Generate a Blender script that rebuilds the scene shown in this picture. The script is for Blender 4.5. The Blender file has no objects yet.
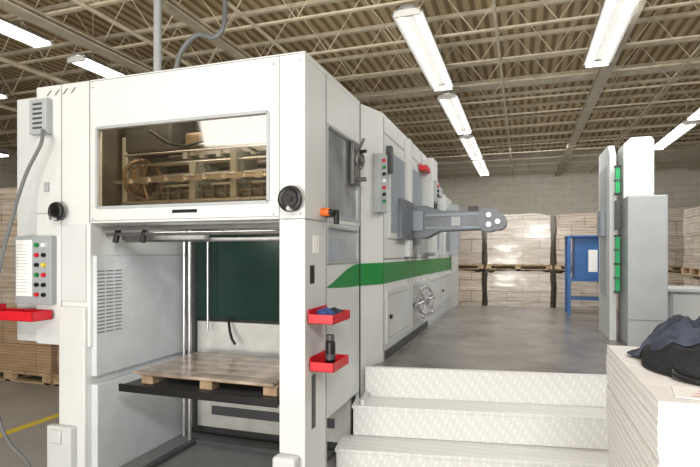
import bpy, bmesh, math, random
from mathutils import Vector, Matrix, noise
random.seed(7)
S=bpy.context.scene
S.view_settings.view_transform='Standard'
S.view_settings.exposure=.16
COL=S.collection
W={}
def srgb(r,g,b):
    f=lambda c:(c/255/12.92 if c/255<=.04045 else ((c/255+.055)/1.055)**2.4)
    return (f(r),f(g),f(b),1)
def mat(name,rgb,rough=.5,metal=0,var=.06,scale=6,bump=0,bscale=40,emit=0,coat=0):
    m=bpy.data.materials.new(name); m.use_nodes=True
    nt=m.node_tree; b=nt.nodes['Principled BSDF']; c=srgb(*rgb)
    b.inputs['Roughness'].default_value=rough; b.inputs['Metallic'].default_value=metal
    b.inputs['Coat Weight'].default_value=coat
    tc=nt.nodes.new('ShaderNodeTexCoord'); n=nt.nodes.new('ShaderNodeTexNoise')
    n.inputs['Scale'].default_value=scale; n.inputs['Detail'].default_value=5
    nt.links.new(tc.outputs['Object'],n.inputs['Vector'])
    r=nt.nodes.new('ShaderNodeValToRGB')
    r.color_ramp.elements[0].position=.3; r.color_ramp.elements[1].position=.7
    r.color_ramp.elements[0].color=tuple(x*(1-2*var) for x in c[:3])+(1,)
    r.color_ramp.elements[1].color=tuple(min(1,x*(1+var)) for x in c[:3])+(1,)
    nt.links.new(n.outputs['Fac'],r.inputs['Fac']); nt.links.new(r.outputs['Color'],b.inputs['Base Color'])
    if bump:
        n2=nt.nodes.new('ShaderNodeTexNoise'); n2.inputs['Scale'].default_value=bscale
        nt.links.new(tc.outputs['Object'],n2.inputs['Vector'])
        bp=nt.nodes.new('ShaderNodeBump'); bp.inputs['Strength'].default_value=bump; bp.inputs['Distance'].default_value=.02
        nt.links.new(n2.outputs['Fac'],bp.inputs['Height']); nt.links.new(bp.outputs['Normal'],b.inputs['Normal'])
    if emit:
        b.inputs['Emission Color'].default_value=c; b.inputs['Emission Strength'].default_value=emit
    return m
def glass(name,rgb,refl=.12,rough=.03):
    m=bpy.data.materials.new(name); m.use_nodes=True; nt=m.node_tree
    nt.nodes.remove(nt.nodes['Principled BSDF'])
    o=nt.nodes['Material Output']; t=nt.nodes.new('ShaderNodeBsdfTransparent'); t.inputs[0].default_value=srgb(*rgb)
    g=nt.nodes.new('ShaderNodeBsdfGlossy'); g.inputs['Roughness'].default_value=rough
    x=nt.nodes.new('ShaderNodeMixShader'); x.inputs[0].default_value=refl
    nt.links.new(t.outputs[0],x.inputs[1]); nt.links.new(g.outputs[0],x.inputs[2]); nt.links.new(x.outputs[0],o.inputs[0])
    return m
def brickmat(name,c1,c2,mortar,scale,w,h,rough=.7,ms=.01,axis='XZ',bump=.3,haze=0,layers=0,lay=.4):
    m=bpy.data.materials.new(name); m.use_nodes=True; nt=m.node_tree; b=nt.nodes['Principled BSDF']
    tc=nt.nodes.new('ShaderNodeTexCoord'); sp=nt.nodes.new('ShaderNodeSeparateXYZ'); cb=nt.nodes.new('ShaderNodeCombineXYZ')
    nt.links.new(tc.outputs['Object'],sp.inputs[0])
    if axis=='XYZ':
        ad=nt.nodes.new('ShaderNodeMath'); ad.operation='ADD'
        nt.links.new(sp.outputs['X'],ad.inputs[0]); nt.links.new(sp.outputs['Y'],ad.inputs[1]); nt.links.new(ad.outputs[0],cb.inputs['X'])
    else: nt.links.new(sp.outputs[axis[0]],cb.inputs['X'])
    nt.links.new(sp.outputs['Z'],cb.inputs['Y'])
    k=nt.nodes.new('ShaderNodeTexBrick'); k.inputs['Scale'].default_value=scale
    k.inputs['Color1'].default_value=srgb(*c1); k.inputs['Color2'].default_value=srgb(*c2); k.inputs['Mortar'].default_value=srgb(*mortar)
    k.inputs['Brick Width'].default_value=w; k.inputs['Row Height'].default_value=h; k.inputs['Mortar Size'].default_value=ms
    nt.links.new(cb.outputs[0],k.inputs['Vector'])
    n=nt.nodes.new('ShaderNodeTexNoise'); n.inputs['Scale'].default_value=5; n.inputs['Detail'].default_value=8
    nt.links.new(tc.outputs['Object'],n.inputs['Vector'])
    mx=nt.nodes.new('ShaderNodeMixRGB'); mx.blend_type='OVERLAY'; mx.inputs[0].default_value=.15 if layers else .3
    nt.links.new(k.outputs['Color'],mx.inputs[1]); nt.links.new(n.outputs['Fac'],mx.inputs[2])
    outc=mx.outputs[0]
    if layers:
        wv=nt.nodes.new('ShaderNodeTexWave'); wv.bands_direction='Z'; wv.inputs['Scale'].default_value=layers; wv.inputs['Distortion'].default_value=1.0; wv.inputs['Detail Scale'].default_value=.25
        nt.links.new(tc.outputs['Object'],wv.inputs['Vector'])
        rw=nt.nodes.new('ShaderNodeValToRGB'); rw.color_ramp.elements[0].color=(.50,.45,.40,1); rw.color_ramp.elements[1].color=(1,1,1,1); rw.color_ramp.elements[1].position=.45
        nt.links.new(wv.outputs['Fac'],rw.inputs['Fac'])
        ml=nt.nodes.new('ShaderNodeMixRGB'); ml.blend_type='MULTIPLY'; ml.inputs[0].default_value=lay
        nt.links.new(outc,ml.inputs[1]); nt.links.new(rw.outputs['Color'],ml.inputs[2]); outc=ml.outputs[0]
    hgt=n.outputs['Fac']
    if haze:
        mp=nt.nodes.new('ShaderNodeMapping'); mp.inputs['Scale'].default_value=(1.6,1.6,9); mp.inputs['Rotation'].default_value=(.0,.3,0)
        nt.links.new(tc.outputs['Object'],mp.inputs['Vector'])
        nh=nt.nodes.new('ShaderNodeTexNoise'); nh.inputs['Scale'].default_value=1.3; nh.inputs['Detail'].default_value=4; nh.inputs['Distortion'].default_value=.5
        nt.links.new(mp.outputs[0],nh.inputs['Vector'])
        rr=nt.nodes.new('ShaderNodeValToRGB'); rr.color_ramp.elements[0].position=.40; rr.color_ramp.elements[1].position=.74
        rr.color_ramp.elements[0].color=(haze*.2,)*3+(1,); rr.color_ramp.elements[1].color=(haze,haze,haze,1)
        nt.links.new(nh.outputs['Fac'],rr.inputs['Fac'])
        mh=nt.nodes.new('ShaderNodeMixRGB'); mh.inputs[2].default_value=srgb(240,238,235)
        nt.links.new(rr.outputs['Color'],mh.inputs[0]); nt.links.new(outc,mh.inputs[1]); outc=mh.outputs[0]; hgt=nh.outputs['Fac']
    nt.links.new(outc,b.inputs['Base Color'])
    bp=nt.nodes.new('ShaderNodeBump'); bp.inputs['Strength'].default_value=bump; bp.inputs['Distance'].default_value=.03 if not haze else .05
    nt.links.new(hgt,bp.inputs['Height']); nt.links.new(bp.outputs['Normal'],b.inputs['Normal'])
    b.inputs['Roughness'].default_value=rough
    if haze: b.inputs['Coat Weight'].default_value=.6; b.inputs['Coat Roughness'].default_value=.12
    return m
def stripemat(name,c1,c2,axis,freq,rough=.7,bump=.3,noise=.3):
    m=bpy.data.materials.new(name); m.use_nodes=True; nt=m.node_tree; b=nt.nodes['Principled BSDF']
    tc=nt.nodes.new('ShaderNodeTexCoord'); w=nt.nodes.new('ShaderNodeTexWave'); w.bands_direction=axis
    w.inputs['Scale'].default_value=freq; w.inputs['Distortion'].default_value=noise
    nt.links.new(tc.outputs['Object'],w.inputs['Vector'])
    r=nt.nodes.new('ShaderNodeValToRGB'); r.color_ramp.elements[0].color=srgb(*c1); r.color_ramp.elements[1].color=srgb(*c2)
    r.color_ramp.elements[0].position=.25; r.color_ramp.elements[1].position=.6
    nt.links.new(w.outputs['Fac'],r.inputs['Fac']); nt.links.new(r.outputs['Color'],b.inputs['Base Color'])
    bp=nt.nodes.new('ShaderNodeBump'); bp.inputs['Strength'].default_value=bump; bp.inputs['Distance'].default_value=.02
    nt.links.new(w.outputs['Fac'],bp.inputs['Height']); nt.links.new(bp.outputs['Normal'],b.inputs['Normal'])
    b.inputs['Roughness'].default_value=rough
    return m
def diamond(name,rgb,rough=.4):
    m=bpy.data.materials.new(name); m.use_nodes=True; nt=m.node_tree; b=nt.nodes['Principled BSDF']
    tc=nt.nodes.new('ShaderNodeTexCoord')
    hs=[]
    for ang in (45,-45):
        mp=nt.nodes.new('ShaderNodeMapping'); mp.inputs['Rotation'].default_value=(math.radians(12),0,math.radians(ang)); mp.inputs['Scale'].default_value=(28,70,70)
        nt.links.new(tc.outputs['Object'],mp.inputs['Vector'])
        v=nt.nodes.new('ShaderNodeTexVoronoi'); v.inputs['Scale'].default_value=.9; v.inputs['Randomness'].default_value=.0
        nt.links.new(mp.outputs[0],v.inputs['Vector']); hs.append(v)
    mn=nt.nodes.new('ShaderNodeMath'); mn.operation='MINIMUM'
    nt.links.new(hs[0].outputs['Distance'],mn.inputs[0]); nt.links.new(hs[1].outputs['Distance'],mn.inputs[1])
    r=nt.nodes.new('ShaderNodeValToRGB'); c=srgb(*rgb)
    r.color_ramp.elements[0].color=tuple(min(1,x*1.08) for x in c[:3])+(1,); r.color_ramp.elements[1].color=tuple(x*.86 for x in c[:3])+(1,)
    r.color_ramp.elements[0].position=.15; r.color_ramp.elements[1].position=.45
    nt.links.new(mn.outputs[0],r.inputs['Fac']); nt.links.new(r.outputs['Color'],b.inputs['Base Color'])
    bp=nt.nodes.new('ShaderNodeBump'); bp.invert=True; bp.inputs['Strength'].default_value=.45; bp.inputs['Distance'].default_value=.003
    nt.links.new(mn.outputs[0],bp.inputs['Height']); nt.links.new(bp.outputs['Normal'],b.inputs['Normal'])
    b.inputs['Roughness'].default_value=rough
    return m

class P:
    def __init__(s): s.v=[]; s.f=[]; s.m=[]
    def add(s,vs,fs,m=0):
        o=len(s.v); s.v+= [Vector(v) for v in vs]; s.f+=[tuple(o+i for i in f) for f in fs]; s.m+=[m]*len(fs); return s
    def box(s,x0,x1,y0,y1,z0,z1,m=0):
        v=[(x,y,z) for z in (z0,z1) for y in (y0,y1) for x in (x0,x1)]
        return s.add(v,[(0,2,3,1),(4,5,7,6),(0,1,5,4),(2,6,7,3),(0,4,6,2),(1,3,7,5)],m)
    def prism(s,poly,z0,z1,m=0):
        n=len(poly); v=[(x,y,z0) for x,y in poly]+[(x,y,z1) for x,y in poly]
        return s.add(v,[tuple(range(n))[::-1],tuple(range(n,2*n))]+[(i,(i+1)%n,n+(i+1)%n,n+i) for i in range(n)],m)
    def ext(s,pts,vec,m=0):
        n=len(pts); vec=Vector(vec); v=[Vector(p) for p in pts]+[Vector(p)+vec for p in pts]
        return s.add(v,[tuple(range(n))[::-1],tuple(range(n,2*n))]+[(i,(i+1)%n,n+(i+1)%n,n+i) for i in range(n)],m)
    def cyl(s,p,q,r,seg=16,m=0,r2=None):
        p=Vector(p);q=Vector(q);d=(q-p).normalized(); r2=r if r2 is None else r2
        a=d.orthogonal().normalized(); b=d.cross(a)
        v=[p+r*(a*math.cos(t)+b*math.sin(t)) for t in [2*math.pi*i/seg for i in range(seg)]]
        v+=[q+r2*(a*math.cos(t)+b*math.sin(t)) for t in [2*math.pi*i/seg for i in range(seg)]]
        return s.add(v,[tuple(range(seg))[::-1],tuple(range(seg,2*seg))]+[(i,(i+1)%seg,seg+(i+1)%seg,seg+i) for i in range(seg)],m)
    def torus(s,c,axis,R,r,seg=28,ss=8,m=0):
        c=Vector(c);d=Vector(axis).normalized();a=d.orthogonal().normalized();b=d.cross(a);v=[]
        for i in range(seg):
            t=2*math.pi*i/seg; e=a*math.cos(t)+b*math.sin(t)
            for j in range(ss):
                u=2*math.pi*j/ss; v.append(c+e*(R+r*math.cos(u))+d*r*math.sin(u))
        return s.add(v,[(i*ss+j,((i+1)%seg)*ss+j,((i+1)%seg)*ss+(j+1)%ss,i*ss+(j+1)%ss) for i in range(seg) for j in range(ss)],m)
    def sph(s,c,r,sc=(1,1,1),m=0,seg=16,rings=10,fn=None):
        c=Vector(c);v=[]
        for i in range(rings+1):
            th=math.pi*i/rings
            for j in range(seg):
                ph=2*math.pi*j/seg
                d=Vector((math.sin(th)*math.cos(ph),math.sin(th)*math.sin(ph),math.cos(th)))
                k=fn(d) if fn else 1
                v.append(c+Vector((d.x*sc[0],d.y*sc[1],d.z*sc[2]))*r*k)
        return s.add(v,[(i*seg+j,(i+1)*seg+j,(i+1)*seg+(j+1)%seg,i*seg+(j+1)%seg) for i in range(rings) for j in range(seg)],m)
    def tube(s,pts,r,seg=8,m=0):
        pts=[Vector(p) for p in pts]
        v=[];n=len(pts);pa=None
        for i,p in enumerate(pts):
            d=(pts[min(i+1,n-1)]-pts[max(i-1,0)]).normalized()
            if pa is None: a=d.orthogonal().normalized()
            else: a=(pa-d*pa.dot(d)).normalized()
            pa=a;b=d.cross(a)
            v+=[p+r*(a*math.cos(2*math.pi*j/seg)+b*math.sin(2*math.pi*j/seg)) for j in range(seg)]
        f=[(i*seg+j,i*seg+(j+1)%seg,(i+1)*seg+(j+1)%seg,(i+1)*seg+j) for i in range(n-1) for j in range(seg)]
        f+=[tuple(range(seg))[::-1],tuple(range((n-1)*seg,n*seg))]
        return s.add(v,f,m)
    def build(s,name,mats,parent=None,bevel=0,smooth=False,label=None,cat=None,group=None,kind=None,base=False):
        if not isinstance(mats,(list,tuple)): mats=[mats]
        lo=Vector([min(v[i] for v in s.v) for i in range(3)]); hi=Vector([max(v[i] for v in s.v) for i in range(3)])
        o=(lo+hi)/2
        if parent is None: o.z=lo.z
        me=bpy.data.meshes.new(name); me.from_pydata([v-o for v in s.v],[],s.f); me.update()
        for mm in mats: me.materials.append(mm)
        for i,p in enumerate(me.polygons): p.material_index=s.m[i]; p.use_smooth=smooth
        bm=bmesh.new(); bm.from_mesh(me); bmesh.ops.recalc_face_normals(bm,faces=bm.faces); bm.to_mesh(me); bm.free()
        if smooth: me.set_sharp_from_angle(angle=math.radians(40))
        ob=bpy.data.objects.new(name,me); COL.objects.link(ob)
        if parent is not None: ob.parent=parent; ob.location=o-W[parent.name]
        else: ob.location=o
        W[ob.name]=o.copy()
        if bevel:
            b=ob.modifiers.new('bevel','BEVEL'); b.width=bevel; b.segments=2; b.limit_method='ANGLE'; b.angle_limit=math.radians(40)
        if label: ob['label']=label
        if cat: ob['category']=cat
        if group: ob['group']=group
        if kind: ob['kind']=kind
        return ob
def thing(name,loc,label,cat,group=None):
    e=bpy.data.objects.new(name,None); e.empty_display_size=.1; COL.objects.link(e); e.location=loc; W[e.name]=Vector(loc)
    e['label']=label; e['category']=cat
    if group: e['group']=group
    return e
def copytree(o,parent=None):
    n=o.copy(); COL.objects.link(n)
    if parent is not None: n.parent=parent
    for c in list(o.children): copytree(c,n)
    return n
def copyat(o,loc,rot=0):
    n=copytree(o); n.location=loc; n.rotation_euler=(0,0,rot); W[n.name]=Vector(loc); return n
def smoothpath(pts,n=8):
    pts=[Vector(p) for p in pts]; q=[pts[0]]+pts+[pts[-1]]; out=[]
    for i in range(1,len(q)-2):
        a,b,c,d=q[i-1],q[i],q[i+1],q[i+2]
        for k in range(n):
            t=k/n; out.append(.5*((2*b)+(c-a)*t+(2*a-5*b+4*c-d)*t*t+(3*b-a-3*c+d)*t**3))
    out.append(pts[-1]); return out

# ---------- materials
white=mat('machine_white',(212,215,214),.42,var=.03,scale=2)
white2=mat('machine_white_panel',(204,208,208),.45,var=.03,scale=2)
inner=mat('inner_white',(200,206,210),.5,var=.04)
grey=mat('grey_paint',(168,173,176),.45,var=.04)
pgrey=mat('panel_grey',(158,164,168),.45,var=.04)
seamm=mat('seam_grey',(140,143,143),.6,var=.03)
bluegrey=mat('blue_grey_paint',(138,148,158),.45,var=.04)
armgrey=mat('arm_grey',(104,110,117),.4,metal=.15,var=.08)
dgrey=mat('dark_grey',(70,72,74),.5)
black=mat('black_plastic',(18,18,20),.4)
steel=mat('steel',(205,205,207),.28,metal=.8,var=.08)
dsteel=mat('dark_steel',(112,110,108),.4,metal=.55,var=.15)
green=mat('green_stripe',(24,130,58),.4,var=.03)
dgreen=mat('dark_green_panel',(6,40,34),.3,var=.05)
bgreen=mat('bright_green',(22,165,95),.4)
red=mat('red_tray',(205,28,42),.4,var=.05)
blue=mat('blue_paint',(45,98,160),.45,var=.08)
orange=mat('orange',(225,110,40),.5)
yellow=mat('yellow',(225,200,60),.6)
wood=mat('pallet_wood',(200,174,138),.75,var=.22,scale=9,bump=.2)
bronze=mat('bronze_parts',(122,104,88),.45,metal=.3,var=.2)
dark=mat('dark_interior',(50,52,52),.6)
amber=glass('amber_glass',(240,231,214),.11,.06)
smoke=mat('smoked_window',(150,155,159),.12,var=.22,scale=2.5,coat=.6)
clear=mat('guard_window_grey',(172,179,184),.12,var=.12,scale=2.5,coat=.5)
paper=mat('paper',(240,240,238),.7,var=.03)
diaw=diamond('diamond_plate_white',(228,229,228),.42)
platm=mat('platform_dark',(124,119,115),.27,var=.22,scale=1.8,bump=.05,bscale=90)
concrete=mat('floor_concrete',(164,163,160),.4,var=.10,scale=1.2)
deckm=stripemat('roof_deck',(150,129,96),(208,187,150),'X',2.2,.8,.5,.2)
joistm=mat('joist_paint',(220,210,186),.6,var=.12)
beamm=mat('beam_paint',(202,194,174),.6,var=.1)
blockm=brickmat('block_wall',(234,230,219),(228,224,212),(206,201,189),1,.4,.2,.8,.006,'XZ')
blockmy=brickmat('block_wall_y',(234,230,219),(228,224,212),(206,201,189),1,.4,.2,.8,.006,'YZ')
fixm=mat('fixture_white',(140,140,138),.7,var=.01)
tubem=mat('tube_light',(255,252,245),.5,var=0,emit=8)
wrapm=brickmat('wrapped_sheets_beige',(210,190,164),(188,166,140),(138,116,94),1,.62,.30,.3,.012,'XYZ',.5,.55,4.5,.75)
wrapw=brickmat('wrapped_sheets_white',(222,210,195),(206,190,172),(162,144,124),1,.8,.24,.3,.010,'XYZ',.5,.6,6.5,.6)
wrapg=brickmat('wrapped_sheets_tan',(200,186,168),(176,158,140),(122,108,94),1,.7,.35,.3,.012,'XYZ',.5,.5,5.5,.75)
kraft=brickmat('kraft_cartons',(190,156,118),(178,142,104),(130,104,78),1,1.2,.4,.45,.006,'XYZ',.5,.2,8,.6)
sheet=stripemat('sheet_stack',(228,227,226),(246,245,244),'Z',9,.8,.15,1.2)
blackc=mat('black_fabric',(30,31,34),.85,var=.3,scale=14,bump=.3,bscale=120)
bluec=mat('blue_grey_fabric',(66,73,90),.9,var=.35,scale=9,bump=.3,bscale=120)
ragm=mat('blue_rag_fabric',(50,80,140),.9,var=.2)
hosem=mat('grey_hose',(110,113,115),.5)

# ---------- room
def st(o): o['kind']='structure'; return o
st(P().box(-14,8,-4,16.4,-.2,0).build('floor',concrete))
st(P().box(-14,8,-4,16.4,4.7,4.8).build('ceiling',deckm))
st(P().box(-14,8,16.4,16.6,0,4.8).build('wall_back',blockm))
st(P().box(-14.2,-14,-4,16.6,0,4.8).build('wall_left',blockmy))
st(P().box(8,8.2,-4,16.6,0,4.8).build('wall_right',blockmy))
st(P().box(-14,8,-4.2,-4,0,4.8).build('wall_front',blockm))
P().box(-4.66,-4.56,-1,12,.0,.004).build('floor_line',yellow,label='yellow painted safety line on the concrete floor',cat='floor marking')

# ---------- roof joists
def joist(y):
    e=thing('roof_joist',(-3,y,4.05),'open-web steel roof joist under the metal deck','roof joist','roof joists')
    P().box(-13.99,7.99,y-.03,y+.03,4.64,4.69).build('top_chord',joistm,e)
    P().box(-13.99,7.99,y-.022,y+.022,4.05,4.07).build('bottom_chord',joistm,e)
    w=P(); n=26; dx=21.8/n
    for i in range(n):
        x=-13.9+i*dx
        w.cyl((x,y,4.065),(x+dx/2,y,4.65),.0065,6); w.cyl((x+dx/2,y,4.65),(x+dx,y,4.065),.0065,6)
    w.build('web',joistm,e)
    return e
j0=joist(1.2)
for i in range(1,18): copyat(j0,(-3,1.2+i*.88,4.05))
def beam(x,hw):
    P().box(x-hw,x+hw,1.5,16.39,3.98,4.0).box(x-.01,x+.01,1.5,16.39,4.0,4.035).box(x-hw,x+hw,1.5,16.39,4.03,4.05).build('steel_beam',beamm,label='long painted steel beam running below the joists',cat='beam',group='ceiling beams')
beam(1.0,.07); beam(-4.52,.08); beam(-3.12,.055)
for x,r in ((-2.6,.018),(-.25,.016),(4.4,.035),(-5.9,.03),(3.6,.018),(1.9,.014),(-3.9,.022),(-7.8,.03)):
    P().cyl((x,1.15,4.05-r),(x,16.4,4.05-r),r,10).build('conduit',joistm,label='thin painted conduit running under the roof joists',cat='conduit',group='ceiling conduits')
P().cyl((-9,8.68,4.44),(4.6,8.68,4.44),.06,14).build('sprinkler_pipe',beamm,label='thick painted pipe crossing between the roof joists',cat='pipe')

# ---------- lights
def fixture(x,y0):
    e=thing('fluorescent_light',(x,y0+1.2,3.86),'lit twin-tube fluorescent strip light hanging from the joists','ceiling light','fluorescent strip lights')
    P().ext([(x-.15,y0,3.905),(x-.04,y0,3.975),(x+.04,y0,3.975),(x+.15,y0,3.905),(x+.145,y0,3.90),(x+.03,y0,3.955),(x-.03,y0,3.955),(x-.145,y0,3.90)],(0,2.3,0)).build('housing',fixm,e)
    for s in (-.08,.08): P().cyl((x+s,y0+.03,3.90),(x+s,y0+2.27,3.90),.022,10).build('tube',tubem,e)
    for yy in (.0,2.27): P().box(x-.12,x+.12,y0+yy,y0+yy+.03,3.875,3.935).build('end_cap',paper,e)
    for yy in (.25,2.05): P().cyl((x,y0+yy,3.97),(x,y0+yy,4.69),.005,6).build('hanger',joistm,e)
    return e
f0=fixture(-1.0,4.6)
for x,y in ((-1,7.25),(-1,9.9),(-1,12.55),(.83,4.3),(2.7,7.45),(2.7,10.0),(-4.8,1.8),(-4.8,4.5),(-4.8,7.15),(-7,3.0),(-11.1,6.2),(-7,8.9),(5.2,5)):
    copyat(f0,(x,y+1.2,3.86))
def area(loc,tgt,size,power,col=(1,.985,.96)):
    l=bpy.data.lights.new('fill','AREA'); l.shape='RECTANGLE'; l.size=size[0]; l.size_y=size[1]; l.energy=power; l.color=col
    o=bpy.data.objects.new('fill_area_light',l); COL.objects.link(o); o.location=loc  # added fill, not a fixture
    o.rotation_euler=(Vector(tgt)-Vector(loc)).to_track_quat('-Z','Y').to_euler(); return o
area((.9,-1.2,3.6),(-1.0,4,1.0),(1.3,.6),115)
area((-3.4,-.8,3.7),(-2.8,4,1.2),(2.5,.8),45)
area((-1.5,-2.5,1.2),(-1.5,9,5.2),(2.5,1.0),255,(1,.96,.90))  # added low uplight behind the camera that brightens the ceiling
area((1.5,5,3.9),(1.5,5.5,0),(1.2,1.2),55)
area((.5,7.6,3.9),(.5,8.2,0),(1.2,.6),50)
area((0,11.5,3.9),(0,12.7,0),(3,1.2),75)

# ---------- main machine
FY=2.97
M=thing('die_cutting_machine',(-2.5,5.5,0),'large off-white industrial die-cutting press with a green side stripe','industrial machine')
u=P()
u.box(-3.03,-1.30,FY,FY+.04,2.61,2.98).box(-3.03,-1.30,FY,FY+.04,1.92,2.04)
u.box(-3.03,-2.954,FY,FY+.04,2.04,2.61).box(-1.567,-1.30,FY,FY+.04,2.04,2.61)
u.box(-3.03,-1.30,FY+.04,4.13,2.94,2.98).box(-3.03,-1.34,FY+.04,4.13,1.92,1.95)
u.box(-1.34,-1.30,FY+.04,3.36,1.92,2.94).box(-1.34,-1.30,3.36,4.07,2.60,2.94).box(-1.34,-1.30,3.36,4.07,1.92,1.97).box(-1.34,-1.30,4.07,4.13,1.92,2.94)
u.build('upper_cabinet',white,M,bevel=.004)
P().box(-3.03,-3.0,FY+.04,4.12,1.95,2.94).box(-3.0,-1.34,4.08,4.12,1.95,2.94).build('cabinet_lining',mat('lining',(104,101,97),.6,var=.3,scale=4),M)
w=P().box(-2.954,-1.567,FY+.012,FY+.018,2.04,2.61).build('window',amber,M,label='pale amber tinted viewing window')
fr=P(); x0,x1,z0,z1=-2.96,-1.56,2.034,2.616
fr.box(x0,x1,FY-.008,FY+.01,z0-.012,z0+.008).box(x0,x1,FY-.008,FY+.01,z1-.008,z1+.012).box(x0-.012,x0+.008,FY-.008,FY+.01,z0,z1).box(x1-.008,x1+.012,FY-.008,FY+.01,z0,z1)
fr.build('window_frame',grey,w)
RM=(steel,dsteel,steel,grey,dsteel,steel,grey,steel,pgrey,grey,dsteel,steel,grey,dsteel,grey,steel)
for k,(zz,yy,r) in enumerate(((2.08,3.15,.014),(2.13,3.3,.026),(2.27,3.2,.012),(2.33,3.5,.022),(2.43,3.7,.035),(2.54,3.8,.03),(2.20,3.6,.035),(2.38,3.25,.010),(2.30,3.35,.016),(2.48,3.45,.014),(2.16,3.45,.02),(2.52,3.3,.009),(2.24,3.45,.012),(2.57,3.6,.016),(2.40,3.35,.018),(2.45,3.18,.008))):
    P().cyl((-2.9,yy,zz),(-1.5,yy,zz),r,14).build('roller',RM[k],M,smooth=True)
g=P(); g.cyl((-2.80,3.25,2.26),(-2.76,3.25,2.26),.12,32).torus((-2.76,3.22,2.26),(1,-.45,0),.15,.016)
for i in range(5):
    t=2*math.pi*i/5; g.cyl((-2.77,3.22,2.26),(-2.77+.06*math.cos(t),3.22+.12*math.cos(t),2.26+.14*math.sin(t)),.012,8)
g.build('chain_wheel',bronze,M,smooth=True)
for x in (-2.2,-1.75):
    g=P(); g.cyl((x,3.6,2.3),(x+.03,3.6,2.3),.1,24).cyl((x-.02,3.6,2.3),(x+.05,3.6,2.3),.04,16)
    g.build('chain_wheel',dsteel,M,smooth=True)
g=P().box(-2.95,-1.45,3.12,3.15,2.225,2.25)
for i in range(9): g.box(-2.85+i*.16,-2.79+i*.16,3.10,3.16,2.215,2.262)
g.build('gripper_bar',steel,M)
g=P().box(-2.65,-1.45,3.38,3.41,2.46,2.49)
for i in range(7): g.box(-2.5+i*.15,-2.46+i*.15,3.35,3.42,2.43,2.50)
g.build('gripper_bar',grey,M)
g=P().box(-2.7,-1.45,3.24,3.26,2.15,2.165)
for i in range(12): g.box(-2.65+i*.1,-2.635+i*.1,3.23,3.26,2.06,2.2)
g.build('gripper_bar',dsteel,M)
for x in (-2.35,-2.0,-1.68): P().box(x,x+.05,3.22,3.55,2.05,2.42+.05*math.sin(x*9)).build('support_bracket',pgrey,M,bevel=.006)
P().tube([(-2.6,3.1,2.6),(-2.45,3.12,2.5),(-2.3,3.12,2.47),(-2.1,3.15,2.52),(-2.0,3.15,2.66),(-1.98,3.2,2.9)],.011).build('cable',black,M,smooth=True)
P().tube([(-2.1,3.3,2.9),(-2.05,3.3,2.6),(-1.95,3.3,2.5),(-1.85,3.35,2.45)],.009).build('cable',black,M,smooth=True)
P().box(-2.93,-2.5,3.2,3.5,2.47,2.75).build('motor_block',dgrey,M,bevel=.02)
P().box(-2.45,-2.3,3.3,3.5,2.5,2.62).build('motor_block',bronze,M,bevel=.02)
P().box(-2.95,-2.9,3.2,3.9,2.0,2.6).build('side_plate',grey,M,bevel=.01)
P().box(-1.5,-1.42,3.2,3.9,2.0,2.6).build('side_plate',grey,M,bevel=.01)
def lamp(loc,sx,sy,e,col,rot=(0,0,0)):
    l=bpy.data.lights.new('interior_fill','AREA'); l.shape='RECTANGLE'; l.size=sx; l.size_y=sy; l.energy=e; l.color=col
    o=bpy.data.objects.new('interior_fill_light',l); COL.objects.link(o); o.location=loc; o.rotation_euler=rot  # added fill that brightens the inside of the press, no lamp of its own
lamp((-2.2,3.14,2.92),1.3,.1,10,(1,.98,.95))
P().box(-2.3,-2.1,FY-.006,FY,1.978,2.0).build('handle_slot',black,M)
# left cabinet
P().box(-3.56,-3.03,FY,4.3,1.0,2.98).build('side_cabinet',white,M,bevel=.01)
P().box(-3.84,-3.57,FY+.06,4.3,1.0,2.93).build('side_cabinet',white2,M,bevel=.01)
vb=P().box(-3.56,-3.39,FY-.06,FY+.0,2.60,2.87).build('vent_box',grey,M,bevel=.008)
v=P()
for i in range(6): v.box(-3.52,-3.43,FY-.064,FY-.06,2.64+i*.036,2.655+i*.036)
v.build('vent_grille',dgrey,vb)
for i in range(4): P().ext([(-3.45+i*.08,FY-.003,2.90),(-3.44+i*.08,FY-.003,2.90),(-3.40+i*.08,FY-.003,2.94),(-3.41+i*.08,FY-.003,2.94)],(0,.003,0)).build('vent_slot',dgrey,M)
P().box(-3.553,-3.30,FY-.004,FY,1.02,1.27).build('access_panel',white2,M,bevel=.003)
P().box(-3.29,-3.06,FY-.015,FY,1.34,1.91).build('access_panel',white2,M,bevel=.004)
def seam(x0,x1,y0,y1,z0,z1): P().box(x0,x1,y0,y1,z0,z1).build('panel_seam',seamm,M)
seam(-3.305,-3.299,FY-.003,FY,1.0,2.97); seam(-3.035,-3.029,FY-.003,FY,1.92,2.97); seam(-3.56,-3.30,FY-.003,FY,2.0,2.006)
seam(-1.482,-1.477,FY-.003,FY,1.92,2.97); seam(-3.03,-1.48,FY-.003,FY,1.935,1.939); seam(-3.03,-1.30,FY-.003,FY,2.965,2.969)
seam(-1.48,-1.30,FY-.003,FY,1.915,1.919); seam(-1.3,-1.297,FY,3.33,1.915,1.919)
P().box(-3.46,-3.42,FY-.02,FY,2.17,2.24).build('key_switch',grey,M,bevel=.003)
for x in (-3.0,-1.52,-1.33):
    for z in (2.92,1.95): P().cyl((x,FY-.004,z),(x,FY,z),.006,10).build('screw_head',seamm,M)
P().box(-3.30,-3.05,FY-.03,3.25,0,1.3).build('post',white,M,bevel=.01)
P().box(-1.48,-1.30,FY,3.36,0,1.92).build('post',white,M,bevel=.006)
P().box(-3.35,-3.12,FY-.09,FY-.03,0,.42).box(-3.3,-3.2,FY-.11,FY-.09,.3,.4).build('foot',white2,M,bevel=.015)
P().box(-1.49,-1.33,FY-.09,FY,0,.42).build('foot',white2,M,bevel=.02)
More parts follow.
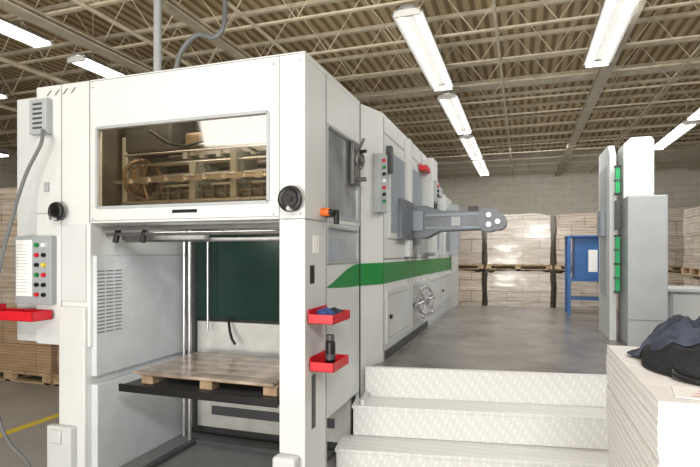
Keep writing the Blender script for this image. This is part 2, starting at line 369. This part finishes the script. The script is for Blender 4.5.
# inner left wall
P().box(-3.05,-3.0,3.0,4.12,.78,1.68).box(-3.05,-2.99,3.0,4.12,0,.72).box(-3.3,-3.05,3.25,4.12,0,1.68).build('inner_side_panel',inner,M,bevel=.006)
v=P()
for i in range(18):
    for k in range(3): v.box(-3.0,-2.997,3.01+k*.085,3.08+k*.085,1.10+i*.027,1.11+i*.027)
v.build('vent_grille',mat('grille_grey',(120,124,126),.5),M)
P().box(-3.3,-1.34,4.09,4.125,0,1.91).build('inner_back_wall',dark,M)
P().box(-2.86,-1.36,4.03,4.085,1.10,1.86).build('green_guard_door',dgreen,M,bevel=.006,label='dark green guard door')
pm=mat('beige_grey',(190,190,186),.5,var=.08)
P().box(-2.86,-1.36,4.05,4.085,.78,1.07).build('inner_lower_panel',pm,M,bevel=.004)
P().box(-2.86,-1.36,4.05,4.085,.10,.74).build('inner_lower_panel',pm,M,bevel=.004)
P().box(-2.70,-1.5,4.035,4.05,.22,.30).build('lower_hatch',dgrey,M,bevel=.004)
for x,y in ((-2.93,3.95),(-2.82,3.88)):
    P().cyl((x,y,.03),(x,y,1.9),.018,12).build('guide_rod',steel,M,smooth=True)
P().cyl((-2.68,3.95,1.0),(-2.68,3.95,1.8),.010,10).build('guide_rod',steel,M,smooth=True)
g=P()
for i in range(60): g.torus((-2.99+.11,4.02,.1+i*.03),(0,1,0) if i%2 else (1,0,0),.012,.004,8,5)
g.build('lift_chain',dsteel,M)
P().tube([(-2.5,4.0,1.12),(-2.45,3.95,1.0),(-2.4,3.9,.95),(-2.38,3.92,.9)],.012).build('cable',black,M,smooth=True)
r=P().cyl((-3.0,3.1,1.84),(-1.5,3.1,1.84),.014,12).box(-3.0,-1.5,3.05,3.08,1.87,1.90).cyl((-3.0,3.3,1.80),(-1.5,3.3,1.80),.016,12).box(-2.95,-2.2,3.2,3.26,1.80,1.84)
r.build('delivery_rail',dsteel,M,smooth=False)
for x in (-2.9,-2.65): P().cyl((x,3.08,1.78),(x,3.12,1.9),.022,10).build('rail_knob',black,M)
P().box(-2.78,-1.5,3.0,3.95,.705,.738).build('lift_table',dgrey,M,bevel=.003,label='dark steel pile lift table')
P().box(-2.78,-1.5,2.985,3.0,.695,.75).build('lift_table_edge',black,M)
P().box(-2.98,-1.5,3.0,4.05,0,.03).build('base_plate',mat('base_grey',(120,121,122),.5),M)
P().box(-2.75,-2.70,3.1,3.85,.03,.07).build('base_rail',dgrey,M,bevel=.005)
P().box(-2.70,-1.55,3.80,3.85,.03,.07).build('base_rail',dgrey,M,bevel=.005)
lamp((-2.1,3.15,1.9),1.0,.1,6,(1,.97,.92),(math.radians(25),0,0))
# right side panels
s=P().box(-1.34,-1.305,3.36,4.13,.53,1.53).box(-1.34,-1.305,3.36,4.13,1.88,1.92).box(-1.34,-1.305,4.07,4.13,1.53,1.88)
s.build('side_panel',white2,M,bevel=.004)
P().box(-1.33,-1.318,3.36,4.07,1.97,2.60).build('side_window',smoke,M,label='smoked grey side window')
P().box(-1.325,-1.313,3.36,4.07,1.53,1.88).build('side_window',clear,M,label='pale grey side guard window')
for (z0,z1) in ((1.97,2.60),(1.64,1.88)):
    fr=P().box(-1.30,-1.292,3.35,4.08,z0-.015,z0).box(-1.30,-1.292,3.35,4.08,z1,z1+.015).box(-1.30,-1.292,3.35,3.365,z0,z1).box(-1.30,-1.292,4.065,4.08,z0,z1)
    fr.build('side_window_frame',grey,M)
P().box(-1.302,-1.297,3.08,3.14,.55,.9).build('black_slot',black,M)
P().box(-1.302,-1.297,3.05,3.12,1.5,1.62).build('black_slot',black,M)
seam(-1.3,-1.295,3.33,3.337,.1,2.95)
# second body
P().prism([(-3.6,4.14),(-1.31,4.14),(-1.2,4.5),(-1.2,6.78),(-3.6,6.78)],0,2.98).build('press_body',white,M,bevel=.012)
P().box(-3.4,-1.22,6.80,9.5,0,2.66).build('feeder_body',white2,M,bevel=.012)
P().box(-3.2,-1.3,9.52,11.2,0,2.2).build('rear_body',white2,M,bevel=.012)
def sidebox(name,y0,y1,z0,z1,d,m,bev=.004,X=-1.2,par=None,label=None):
    return P().box(X,X+d,y0,y1,z0,z1).build(name,m,par or M,bevel=bev,label=label)
for y0,y1,z0,z1 in ((4.74,5.32,1.9,2.66),(5.62,6.3,1.95,2.66)):
    d=sidebox('inspection_door',y0-.05,y1+.05,z0-.06,z1+.06,.018,white2,.005)
    P().box(-1.183,-1.176,y0,y1,z0,z1).build('door_window',bluegrey,d,bevel=.002)
    P().tube([(-1.185,y1-.06,z0+.1),(-1.14,y1-.06,z0+.1),(-1.14,y1-.06,z0+.3),(-1.185,y1-.06,z0+.3)],.012).build('door_handle',black,d)
for y0,y1,X in ((4.6,5.6,-1.2),(5.72,6.7,-1.2),(6.95,8.0,-1.22),(8.1,9.3,-1.22)):
    d=sidebox('side_door',y0,y1,.85,1.36,.016,white2,X=X)
    P().box(X+.016,X+.019,y0+.05,y1-.05,.9,.905).box(X+.016,X+.019,y0+.05,y1-.05,1.3,1.305).build('door_groove',seamm,d)
    P().cyl((X+.016,y0+.1,1.1),(X+.04,y0+.1,1.1),.02,12).build('door_latch',black,d)
sidebox('guard_window',7.05,7.9,1.75,2.45,.012,bluegrey,X=-1.22)
sidebox('guard_window',8.1,9.2,1.75,2.45,.012,bluegrey,X=-1.22)
sidebox('base_skirt',4.55,6.75,.725,.80,.02,dgrey)
# stepped housings
sidebox('side_housing',5.39,5.55,1.66,2.93,.06,white,.008)
sidebox('side_housing',6.42,6.78,1.70,2.90,.14,white,.01)
sidebox('side_housing',6.86,7.0,1.66,2.6,.10,grey,.008,X=-1.22)
sidebox('side_housing',7.93,8.06,1.66,2.6,.09,white,.008,X=-1.22)
sidebox('side_housing',9.1,9.45,1.66,2.55,.16,grey,.008,X=-1.22)
sidebox('terminal_box',6.48,6.72,2.35,2.62,.03,grey,.004,X=-1.06)
sidebox('terminal_box',7.2,7.5,2.5,2.64,.12,grey,.006,X=-1.22)
sidebox('terminal_box',5.85,6.1,1.68,1.86,.09,grey,.006)
sidebox('terminal_box',4.62,4.70,2.45,2.7,.05,dgrey,.004)
P().box(-2.4,-1.5,6.9,8.6,2.66,2.86).build('roof_housing',white2,M,bevel=.01)
for z in (2.56,2.5,2.44): P().cyl((-1.03,6.6,z),(-1.01,6.6,z),.02,10).build('button',red if z>2.52 else black,M)
for y in (4.52,5.58,6.36): seam(-1.2,-1.197,y,y+.012,.8,2.95)
seam(-1.2,-1.197,4.52,6.78,1.64,1.652); seam(-1.2,-1.197,4.52,6.78,2.80,2.81)
P().ext([(-1.31,4.132,.05),(-1.296,4.12,.05),(-1.296,4.12,2.97),(-1.31,4.132,2.97)],(0,.012,0)).build('panel_seam',dgrey,M)
# curved stripe: flush painted band, backed by the panel up to its upper curve
N=30; top=[];bot=[]
for i in range(N+1):
    t=i/N; y=3.362+t*(4.128-3.362)
    ss=t**.75; ss=ss*ss*(3-2*ss)
    top.append((-1.3055,y,1.462+.148*ss)); bot.append((-1.3055,y,1.425+.03*(1-t)**2))
s=P()
for i in range(N): s.ext([bot[i],bot[i+1],top[i+1],top[i]],(.0025,0,0))
s.ext([(-1.300,4.128,1.425),(-1.194,4.5,1.42),(-1.194,4.5,1.612),(-1.300,4.128,1.61)],(-.008,.003,0))
s.box(-1.2,-1.197,4.5,6.78,1.42,1.612).box(-1.22,-1.216,6.8,9.4,1.41,1.62)
s.build('side_stripe',green,M,label='green painted stripe')
P().box(-1.312,-1.306,3.36,4.13,1.52,1.635).build('side_panel',white2,M)
# chamfer control box
cb=P().prism([(-1.245,4.34),(-1.18,4.32),(-1.145,4.46),(-1.2,4.50)],2.06,2.58).build('control_box',grey,M,bevel=.006)
for i,mm in enumerate((red,green,black,paper,red,black,green)):
    z=2.52-i*.06
    P().cyl((-1.168,4.385,z),(-1.145,4.378,z),.015,12).build('button',mm,cb)
g=P().cyl((-1.3,3.93,2.44),(-1.22,3.93,2.44),.028,14).box(-1.3,-1.27,3.87,4.03,2.25,2.6).cyl((-1.3,3.98,2.3),(-1.2,3.98,2.3),.018,12).cyl((-1.27,3.95,2.5),(-1.2,3.92,2.62),.012,8)
g.build('lever_bracket',dsteel,M,bevel=.003)
def wheel(c,axis,R,m,mh,r=.014,name='handwheel',sp=3):
    c=Vector(c);d=Vector(axis).normalized();a=d.orthogonal().normalized();b_=d.cross(a)
    p=P().torus(c,axis,R,r).cyl(c-d*.05,c+d*.02,R*.28,16)
    for i in range(sp):
        t=2*math.pi*i/sp+.4; p.cyl(c,c+(a*math.cos(t)+b_*math.sin(t))*R,.009,8)
    w=p.build(name,m,M,smooth=True)
    q=c+(a*math.cos(1)+b_*math.sin(1))*R
    P().cyl(q,q+d*.06,.014,12).build('crank_handle',mh,w,smooth=True)
    return w
def solidwheel(c,axis,R,m):
    w=wheel(c,axis,R,m,steel,r=.018)
    c=Vector(c);d=Vector(axis).normalized()
    P().cyl(c-d*.008,c+d*.008,R*.95,24).build('wheel_disc',m,w,smooth=True)
solidwheel((-3.29,FY-.06,2.01),(0,-1,0),.055,black)
solidwheel((-1.376,FY-.06,2.04),(0,-1,0),.066,black)
wheel((-1.22,3.88,2.44),(1,-.15,0),.065,dsteel,black,r=.01)
ax=Vector((1,-.45,0)).normalized(); c0=Vector((-1.07,5.95,1.14)); side=Vector((.45,1,0)).normalized(); up=Vector((0,0,1))
p=P().cyl(c0-ax*.13,c0+ax*.04,.035,16).torus(c0,ax,.155,.014)
for i in range(6):
    t=2*math.pi*i/6+.2; q=c0+(side*math.cos(t)+up*math.sin(t))*.19; p.cyl(c0,q,.012,10); p.sph(q,.022,seg=12,rings=8)
p.build('spoked_handwheel',steel,M,smooth=True)
P().cyl((-1.3,3.25,1.98),(-1.24,3.25,1.98),.028,14).cyl((-1.24,3.25,1.98),(-1.22,3.25,1.98),.02,12,1).build('selector_knob',[orange,black],M)
P().cyl((-1.3,3.33,1.97),(-1.21,3.33,1.97),.02,12).cyl((-1.22,3.33,1.9),(-1.22,3.33,2.0),.02,12).build('selector_knob',black,M)
# left control panel
cp=P().box(-3.72,-3.35,FY-.05,FY,1.31,1.83).build('control_panel',pgrey,M,bevel=.006)
P().box(-3.70,-3.54,FY-.054,FY-.05,1.37,1.80).build('instruction_label',paper,cp)
cols=[green,paper,red,black,black,yellow,green,red,black,black,red,black]
for r_ in range(6):
    for k in range(2):
        P().cyl((-3.485+k*.07,FY-.05,1.76-r_*.075),(-3.485+k*.07,FY-.07,1.76-r_*.075),.016,12).build('button',cols[r_*2+k],cp)
lt=P()
for i in range(16): lt.box(-3.695,-3.57-.02*(i%3),FY-.0555,FY-.054,1.40+i*.024,1.404+i*.024)
lt.build('label_lines',grey,cp)
# arm: solid tapering side beam with roller end
A=P().ext([(-1.2,5.56,1.86),(-1.2,5.56,2.22),(-1.0,5.56,2.22),(-.82,5.56,2.16),(-.34,5.56,2.145),(-.34,5.56,1.95),(-.85,5.56,1.935),(-1.0,5.56,1.86)],(0,.22,0))
A.build('side_arm',armgrey,M,bevel=.01,label='grey metal side arm beam')
P().box(-1.0,-.42,5.545,5.56,2.10,2.125).build('arm_rail',bluegrey,M)
P().box(-1.0,-.42,5.545,5.56,1.965,1.985).build('arm_rail',bluegrey,M)
P().box(-1.14,-1.02,5.52,5.56,1.94,2.16).build('arm_clamp',bluegrey,M,bevel=.005)
P().box(-.72,-.62,5.53,5.56,1.99,2.09).build('arm_clamp',grey,M,bevel=.004)
P().cyl((-.33,5.53,2.05),(-.33,5.8,2.05),.125,28).cyl((-.24,5.52,2.03),(-.24,5.8,2.03),.09,24).build('arm_end',armgrey,M,smooth=True)
for x,z in ((-.33,2.10),(-.33,2.0),(-.24,2.03)): P().cyl((x,5.50,z),(x,5.54,z),.026,12).build('arm_roller',steel,M,smooth=True)
P().box(-.55,-.45,5.6,5.7,2.14,2.2).build('arm_sensor',black,M,bevel=.004)
P().cyl((-.9,5.62,2.15),(-.9,5.62,2.24),.02,10).build('arm_knob',black,M)
sidebox('arm_mount',5.0,5.62,1.84,2.25,.07,armgrey,.008)
P().box(-1.2,-1.196,4.62,4.68,2.1,2.3).build('warning_placard',paper,M)
P().box(-1.302,-1.298,3.1,3.2,1.7,1.82).build('warning_placard',paper,M)
# pipes from machine
P().cyl((-3.02,3.7,2.98),(-3.02,3.7,4.69),.035,14).cyl((-3.02,3.7,2.98),(-3.02,3.7,3.05),.06,14).build('supply_conduit',grey,M,smooth=True)
P().tube(smoothpath([(-2.85,3.7,2.98),(-2.84,3.7,3.2),(-2.78,3.7,3.42),(-2.62,3.7,3.55),(-2.46,3.72,3.52),(-2.38,3.74,3.62),(-2.40,3.8,3.9),(-2.42,3.9,4.2),(-2.42,3.95,4.68)]),.022,8).build('supply_hose',hosem,M,smooth=True)
P().box(-2.6,-2.2,3.5,3.8,2.98,3.03).build('roof_cap',white2,M,bevel=.006)
P().tube(smoothpath([(-3.4,2.89,2.62),(-3.36,2.84,2.5),(-3.46,2.8,2.27),(-3.57,2.78,1.95),(-3.64,2.74,1.6),(-3.70,2.74,1.3),(-3.78,2.78,.9),(-3.76,2.8,.55),(-3.64,2.8,.30),(-3.42,2.8,.13),(-3.2,2.6,.016),(-2.9,2.4,.016)]),.013,8).build('hose',hosem,smooth=True,label='grey rubber hose drooping from the vent box to the floor',cat='hose')

# ---------- red trays
def tray(x0,x1,y0,y1,z0,label,h=.06):
    t=.006
    return P().box(x0,x1,y0,y1,z0,z0+t).box(x0,x1,y0,y0+t,z0,z0+h).box(x0,x1,y1-t,y1,z0,z0+h).box(x0,x0+t,y0,y1,z0,z0+h*1.5).box(x1-t,x1,y0,y1,z0,z0+h).build('tool_tray',red,label=label,cat='tray',bevel=.002)
tray(-1.294,-1.12,3.0,3.33,1.25,'red magnetic tool tray holding blue rags, on the machine side')
tray(-1.294,-1.13,3.03,3.33,.94,'red magnetic tool tray holding a spray can, on the machine side')
tray(-3.84,-3.36,FY-.20,FY-.03,1.20,'red magnetic tool tray below the button panel',.07)
tray(-1.178,-1.09,6.12,6.4,2.70,'small red tray fixed high on the machine side')
def rag(c,sc,m,label,seed,cat='rag',zmin=-9):
    def fn(d): return 1+.13*math.sin(7*d.x+seed)+.1*math.sin(9*d.y+2*seed)+.08*math.sin(12*d.z+d.x*6)
    p=P().sph(c,1,sc,seg=28,rings=18,fn=fn)
    for v_ in p.v: v_.z=max(v_.z,zmin)
    p.build('rag',m,smooth=True,label=label,cat=cat)
rag((-1.21,3.10,1.295),(.055,.07,.045),ragm,'crumpled blue rag in the red tray',1,zmin=1.257)
rag((-1.205,3.25,1.29),(.05,.05,.04),bluec,'crumpled grey-blue rag in the red tray',2,zmin=1.257)
sc=thing('spray_can',(-1.2,3.16,.947),'dark aerosol spray can standing in the red tray','spray can')
P().cyl((-1.2,3.16,.947),(-1.2,3.16,1.11),.033,24).cyl((-1.2,3.16,1.11),(-1.2,3.16,1.125),.033,24,r2=.024).build('can_body',black,sc,smooth=True)
P().cyl((-1.2,3.16,1.0),(-1.2,3.16,1.035),.0336,24).build('can_label',dgrey,sc,smooth=True)
P().cyl((-1.2,3.16,1.125),(-1.2,3.16,1.16),.026,16).build('can_cap',dgrey,sc,smooth=True)

# ---------- pallets
def palletparts(cx,cy,z,w,d,p,k=1):
    for i in (-1,0,1): p.box(cx-w/2,cx+w/2,cy+i*(d/2-.05)-.04,cy+i*(d/2-.05)+.04,z+.10*k,z+.12*k)
    for i in (-1,0,1):
        for j in (-1,0,1): p.box(cx+i*(w/2-.07)-.07,cx+i*(w/2-.07)+.07,cy+j*(d/2-.05)-.05,cy+j*(d/2-.05)+.05,z+.02*k,z+.10*k)
    for i in range(3): x=cx+(i-1)*(w/2-.06); p.box(x-.05,x+.05,cy-d/2,cy+d/2,z,z+.02*k)
    for i in (-1,1): p.box(cx-w/2,cx+w/2,cy+i*(d/2-.05)-.05,cy+i*(d/2-.05)+.05,z,z+.02*k)
    n=7
    for i in range(n): x=cx-w/2+(i+.5)*w/n; p.box(x-w/n*.42,x+w/n*.42,cy-d/2,cy+d/2,z+.12*k,z+.14*k)
    return p
wp=thing('wooden_pallet',(-2.1,3.42,.741),'small worn wooden pallet with greyish glossy top boards','pallet')
p=P(); z=.742
for x in (-2.6,-2.1,-1.6):
    for y in (3.12,3.42,3.72): p.box(x-.05,x+.05,y-.05,y+.05,z,z+.06)
for y in (3.12,3.42,3.72): p.box(-2.68,-1.54,y-.05,y+.05,z+.06,z+.075)
p.build('pallet_base',mat('worn_wood_base',(168,142,114),.7,var=.25,scale=9,bump=.2),wp,bevel=.002)
gb=mat('greyboard',(158,144,132),.2,var=.34,scale=4)
ys=[3.03,3.17,3.33,3.50,3.65,3.81]
for i in range(5):
    P().box(-2.70+.01*(i%2),-1.55,ys[i]+.002,ys[i+1]-.002,.817,.835+.002*(i%2)).build('board',gb,wp,bevel=.002)

# ---------- platform and stairs
P0=Vector((-1.27,4.19)); dd=Vector((.9876,.157)); nn=Vector((.157,-.9876))
def pt(s,n): q=P0+dd*s+nn*n; return (q.x,q.y)
pf=thing('raised_platform',(1,7,0),'raised operator platform with worn dark floor beside the machine','platform')
P().prism([pt(0,0),pt(4.4,0),(3.1,9.8),(-1.17,9.8),(-1.17,4.52)],.66,.72).build('deck',platm,pf)
P().prism([pt(.02,-.03),pt(4.35,-.03),(3.05,9.75),(-1.16,9.75),(-1.16,4.55)],0,.66).build('skirt',diaw,pf)
sr=thing('steps',(-.3,3.9,0),'white diamond-plate steel steps leading up to the platform','steps')
L=2.35; a1=-.07; a2=-.15
P().prism([pt(0,.0),pt(L,.0),pt(L,.012),pt(0,.012)],.48,.722).prism([pt(0,-.03),pt(L,-.03),pt(L,.012),pt(0,.012)],.7205,.728).build('top_riser',diaw,sr)
P().prism([pt(0,.012),pt(a1,.13),pt(a1,.30),pt(L,.30),pt(L,.012)],.455,.48).prism([pt(.01,.03),pt(a1+.01,.13),pt(a1+.01,.285),pt(L-.01,.285),pt(L-.01,.03)],.24,.455).build('step',diaw,sr,bevel=.003)
P().prism([pt(a2,.285),pt(L,.285),pt(L,.60),pt(a2,.60)],.215,.24).prism([pt(a2+.01,.03+.2),pt(L-.01,.03),pt(L-.01,.585),pt(a2+.01,.585)],0,.215).build('step',diaw,sr,bevel=.003)
P().prism([pt(.0,.03),pt(.03,.03),pt(.03,.28),pt(0,.28)],.48,.52).build('step_bracket',white2,sr)

# ---------- guard frame on platform
G=thing('feeder_guard_frame',(1.2,6.5,.72),'light grey upright guard frame with green light strips on the platform','machine frame')
P().ext([(1.06,6.30,.72),(1.36,6.30,.72),(1.36,6.30,2.93),(1.33,6.30,2.97),(1.14,6.30,2.97),(1.06,6.30,2.90)],(0,.35,0)).build('upright',white,G,bevel=.006)
P().box(1.05,1.42,6.0,6.28,.72,2.3).build('cabinet',grey,G,bevel=.01)
P().ext([(.93,6.36,.72),(.93,7.2,.72),(.93,7.2,2.93),(.93,6.5,2.93),(.93,6.36,2.8)],(.07,0,0)).build('side_frame',white2,G,bevel=.005)
P().box(.922,.93,6.5,7.05,1.2,2.7).build('side_recess',grey,G)
for z0,z1 in ((2.34,2.66),(1.26,1.90)):
    g=P().box(.975,1.02,6.25,6.30,z0,z1).build('light_strip',bgreen,G,bevel=.004)
    n=3 if z1-z0<.5 else 5
    for i in range(n):
        zz=z0+(z1-z0-.02)*i/(n-1); P().box(.965,1.03,6.24,6.31,zz,zz+.02).build('strip_clamp',black if i%2==0 else dgrey,g)
P().box(.97,1.03,6.26,6.3,1.95,2.28).build('bracket',dgrey,G,bevel=.004)
P().box(1.06,1.41,5.997,6.0,1.0,1.004).build('seam',dgrey,G)
P().box(.87,.93,6.6,6.9,1.9,2.2).build('switch_box',bluegrey,G,bevel=.005)
# low grey cabinet right
lc=thing('low_cabinet',(2.2,7.6,.72),'low grey metal cabinet standing on the platform','cabinet')
P().box(1.75,2.9,7.3,7.9,.76,1.22).build('body',grey,lc,bevel=.008)
P().box(1.72,2.93,7.27,7.93,1.22,1.26).build('top',white2,lc,bevel=.004)
for x in (1.8,2.85):
    for y in (7.35,7.85): P().cyl((x,y,.72),(x,y,.76),.03,12).build('foot',black,lc)
for i in range(2):
    d=P().box(1.78+i*.56,2.3+i*.56,7.29,7.3,.8,1.18).build('door',white2,lc,bevel=.003)
    P().box(2.2+i*.1-.02*i,2.22+i*.1-.02*i,7.27,7.29,.95,1.1).build('handle',black,d)
# blue bench
B=thing('blue_workbench',(1.0,9.1,.72),'blue steel bench cabinet with papers taped to its front','workbench')
P().box(.68,1.36,8.82,9.4,1.95,1.98).build('top',blue,B,bevel=.004)
for x in (.715,1.325):
    for y in (8.86,9.37): P().box(x-.025,x+.025,y-.025,y+.025,.72,1.95).build('leg',blue,B)
P().box(.80,1.29,8.9,9.35,1.28,1.95).build('cabinet_body',blue,B,bevel=.004)
P().box(.71,1.33,8.85,9.37,1.25,1.28).build('shelf',blue,B)
P().box(.72,1.32,8.87,9.36,.95,.98).build('shelf',blue,B)
P().box(1.0,1.13,8.893,8.9,1.4,1.75).build('paper_notice',paper,B)

# ---------- wrapped pallet stacks
def stack(cx,cy,z,w,d,h,m,label):
    e=thing('wrapped_pallet_load',(cx,cy,z),label,'pallet load','wrapped pallet loads')
    palletparts(cx,cy,z,w,d,P()).build('pallet',wood,e)
    bm=bmesh.new(); bmesh.ops.create_cube(bm,size=1); bmesh.ops.subdivide_edges(bm,edges=bm.edges[:],cuts=13,use_grid_fill=True)
    p=P(); sd=random.uniform(0,9)
    for v_ in bm.verts:
        x,y,zz=v_.co
        k=1-.02+.012*math.sin(9*zz+sd)+random.uniform(-.006,.006)
        p.v.append(Vector((cx+x*(w-.04)*k,cy+y*(d-.06)*k,z+.141+(zz+.5)*h- (random.uniform(.0,.02)+.04*(abs(x)>.42)+.02*math.sin(x*6+sd)**2 if zz>.45 else 0))))
    bm.verts.index_update()
    for f in bm.faces: p.f.append(tuple(v_.index for v_ in f.verts)); p.m.append(0)
    bm.free()
    p.build('wrapped_load',m,e,smooth=True)
lw='shrink-wrapped beige sheet bundles stacked on a wooden pallet'
ww='white stretch-wrapped paper load on a wooden pallet'
lg='tan film-wrapped sheet load on a wooden pallet'
hs=(1.32,1.30,1.32,1.30,1.38,1.28,1.32)
up_=(wrapm,wrapg,wrapw,wrapm,wrapg,wrapm,wrapg); lo_=(wrapw,wrapm,wrapw,wrapg,wrapm,wrapw,wrapm)
lab={wrapm.name:lw,wrapw.name:ww,wrapg.name:lg}
for i,x in enumerate((-3.45,-1.78,-.09,1.6,3.3,5.0,6.7)):
    stack(x,14.4,0,1.62,1.1,1.12,lo_[i],lab[lo_[i].name])
    stack(x,14.4,1.27,1.62,1.1,hs[i],up_[i],lab[up_[i].name])
stack(3.55,10.6,0,1.4,1.1,1.15,wrapm,lw); stack(3.55,10.6,1.30,1.4,1.1,1.12,wrapg,lg)
for x,y in ((-6.5,5.5),(-4.95,5.5),(-8.05,5.5)):
    stack(x,y,0,1.5,1.0,.70,kraft,'brown kraft sheet bundles on a wooden pallet')
    stack(x,y,.85,1.5,1.0,1.6,wrapm,lw)

# ---------- sheet pile with bag
pl=thing('sheet_pile',(1.05,2.5,0),'tall stack of white cardboard sheets on a pallet','paper stack')
palletparts(1.05,2.52,0,1.22,1.1,P()).build('pallet',wood,pl)
p=P(); n=80; z=.141; j=k=0
for i in range(n):
    h=(1.2-.141)/n
    j=max(-.006,min(.006,j+random.uniform(-.003,.003))); k=max(-.006,min(.006,k+random.uniform(-.003,.003)))
    p.box(.44+j,1.66+j,1.97+k,3.08+k,z,z+h-.0006); z+=h
p.build('sheets',sheet,pl)
def ridged(x,y,f,s,an=.5):
    wx=noise.noise(Vector((x*4,y*4,s+9)))*.08
    return 1-abs(noise.noise(Vector(((x+wx)*f,(y-wx)*f*an,s))))*2
def hbag(x,y):
    rx=(x-.87)/.36; ry=(y-2.60)/.40; r2=rx*rx+ry*ry
    if r2>=1: return 0
    h=.17*(1-r2)**.4*(1+.15*rx)
    return max(0,h*(1+.30*(ridged(x,y,6,3)-.6)+.16*(ridged(x,y,12,8,.8)-.6)))
def hf(cx,cy,rx,ry,top,botf,seg=120,rings=50,edge=lambda a:1):
    p=P(); V=[];T=[]
    for i in range(rings+1):
        for j in range(seg):
            a=2*math.pi*j/seg; r=(i/rings)*edge(a); x=cx+rx*r*math.cos(a); y=cy+ry*r*math.sin(a)
            V.append(Vector((x,y,top(x,y,i/rings))))
            T.append(Vector((x,y,botf(x,y))))
    n=len(V)
    F=[(i*seg+j,(i+1)*seg+j,(i+1)*seg+(j+1)%seg,i*seg+(j+1)%seg) for i in range(rings) for j in range(seg)]
    F2=[tuple(n+k for k in f[::-1]) for f in F]
    F3=[(rings*seg+j,n+rings*seg+j,n+rings*seg+(j+1)%seg,rings*seg+(j+1)%seg) for j in range(seg)]
    return p.add(V+T,F+F2+F3)
bg=thing('duffel_bag',(.87,2.60,1.2),'slumped black fabric bag lying on the sheet stack','bag')
hf(.87,2.60,.36,.40,lambda x,y,t:1.210+hbag(x,y),lambda x,y:1.2035,edge=lambda a:1+.05*math.sin(4*a)).build('bag_body',blackc,bg,smooth=True)
P().tube(smoothpath([(.70,2.55,1.29),(.60,2.42,1.24),(.58,2.30,1.216),(.70,2.21,1.216),(.82,2.28,1.27)]),.011).build('strap',black,bg,smooth=True)
hf(.79,2.70,.30,.26,lambda x,y,t:1.220+hbag(x,y)+.045*(1-t**4)*max(0,ridged(x,y,9,5)-.1)+.012*(1-t**6)*ridged(x,y,20,2,.7),lambda x,y:1.213+hbag(x,y),edge=lambda a:1+.16*math.sin(3*a+1)+.10*math.sin(7*a)).build('jacket',bluec,smooth=True,label='crumpled blue-grey jacket lying on the black bag',cat='jacket')
ps=thing('paper_sheet',(.80,2.15,1.201),'loose printed paper sheet with red lines on the sheet stack','paper')
p=P(); q=[(.50,2.03),(.92,1.985),(.95,2.15),(.53,2.20)]
p.prism(q,1.2015,1.204); p.build('sheet',paper,ps)
p=P()
for i in range(3): p.prism([(.56+i*.02,2.055+i*.04),(.82+i*.03,2.025+i*.04),(.82+i*.03,2.033+i*.04),(.56+i*.02,2.063+i*.04)],1.204,1.2044)
p.build('red_lines',red,ps)

# ---------- camera
cam=bpy.data.cameras.new('camera'); co=bpy.data.objects.new('camera',cam); COL.objects.link(co)
cam.sensor_width=36; cam.lens=26.28; cam.shift_y=.0279; cam.clip_end=100
co.location=(0,0,1.7); co.rotation_euler=(math.radians(90),0,math.radians(18.6))
S.camera=co
wd=bpy.data.worlds.new('world'); wd.use_nodes=True; wd.node_tree.nodes['Background'].inputs[0].default_value=(.8,.82,.85,1); wd.node_tree.nodes['Background'].inputs[1].default_value=.3
S.world=wd
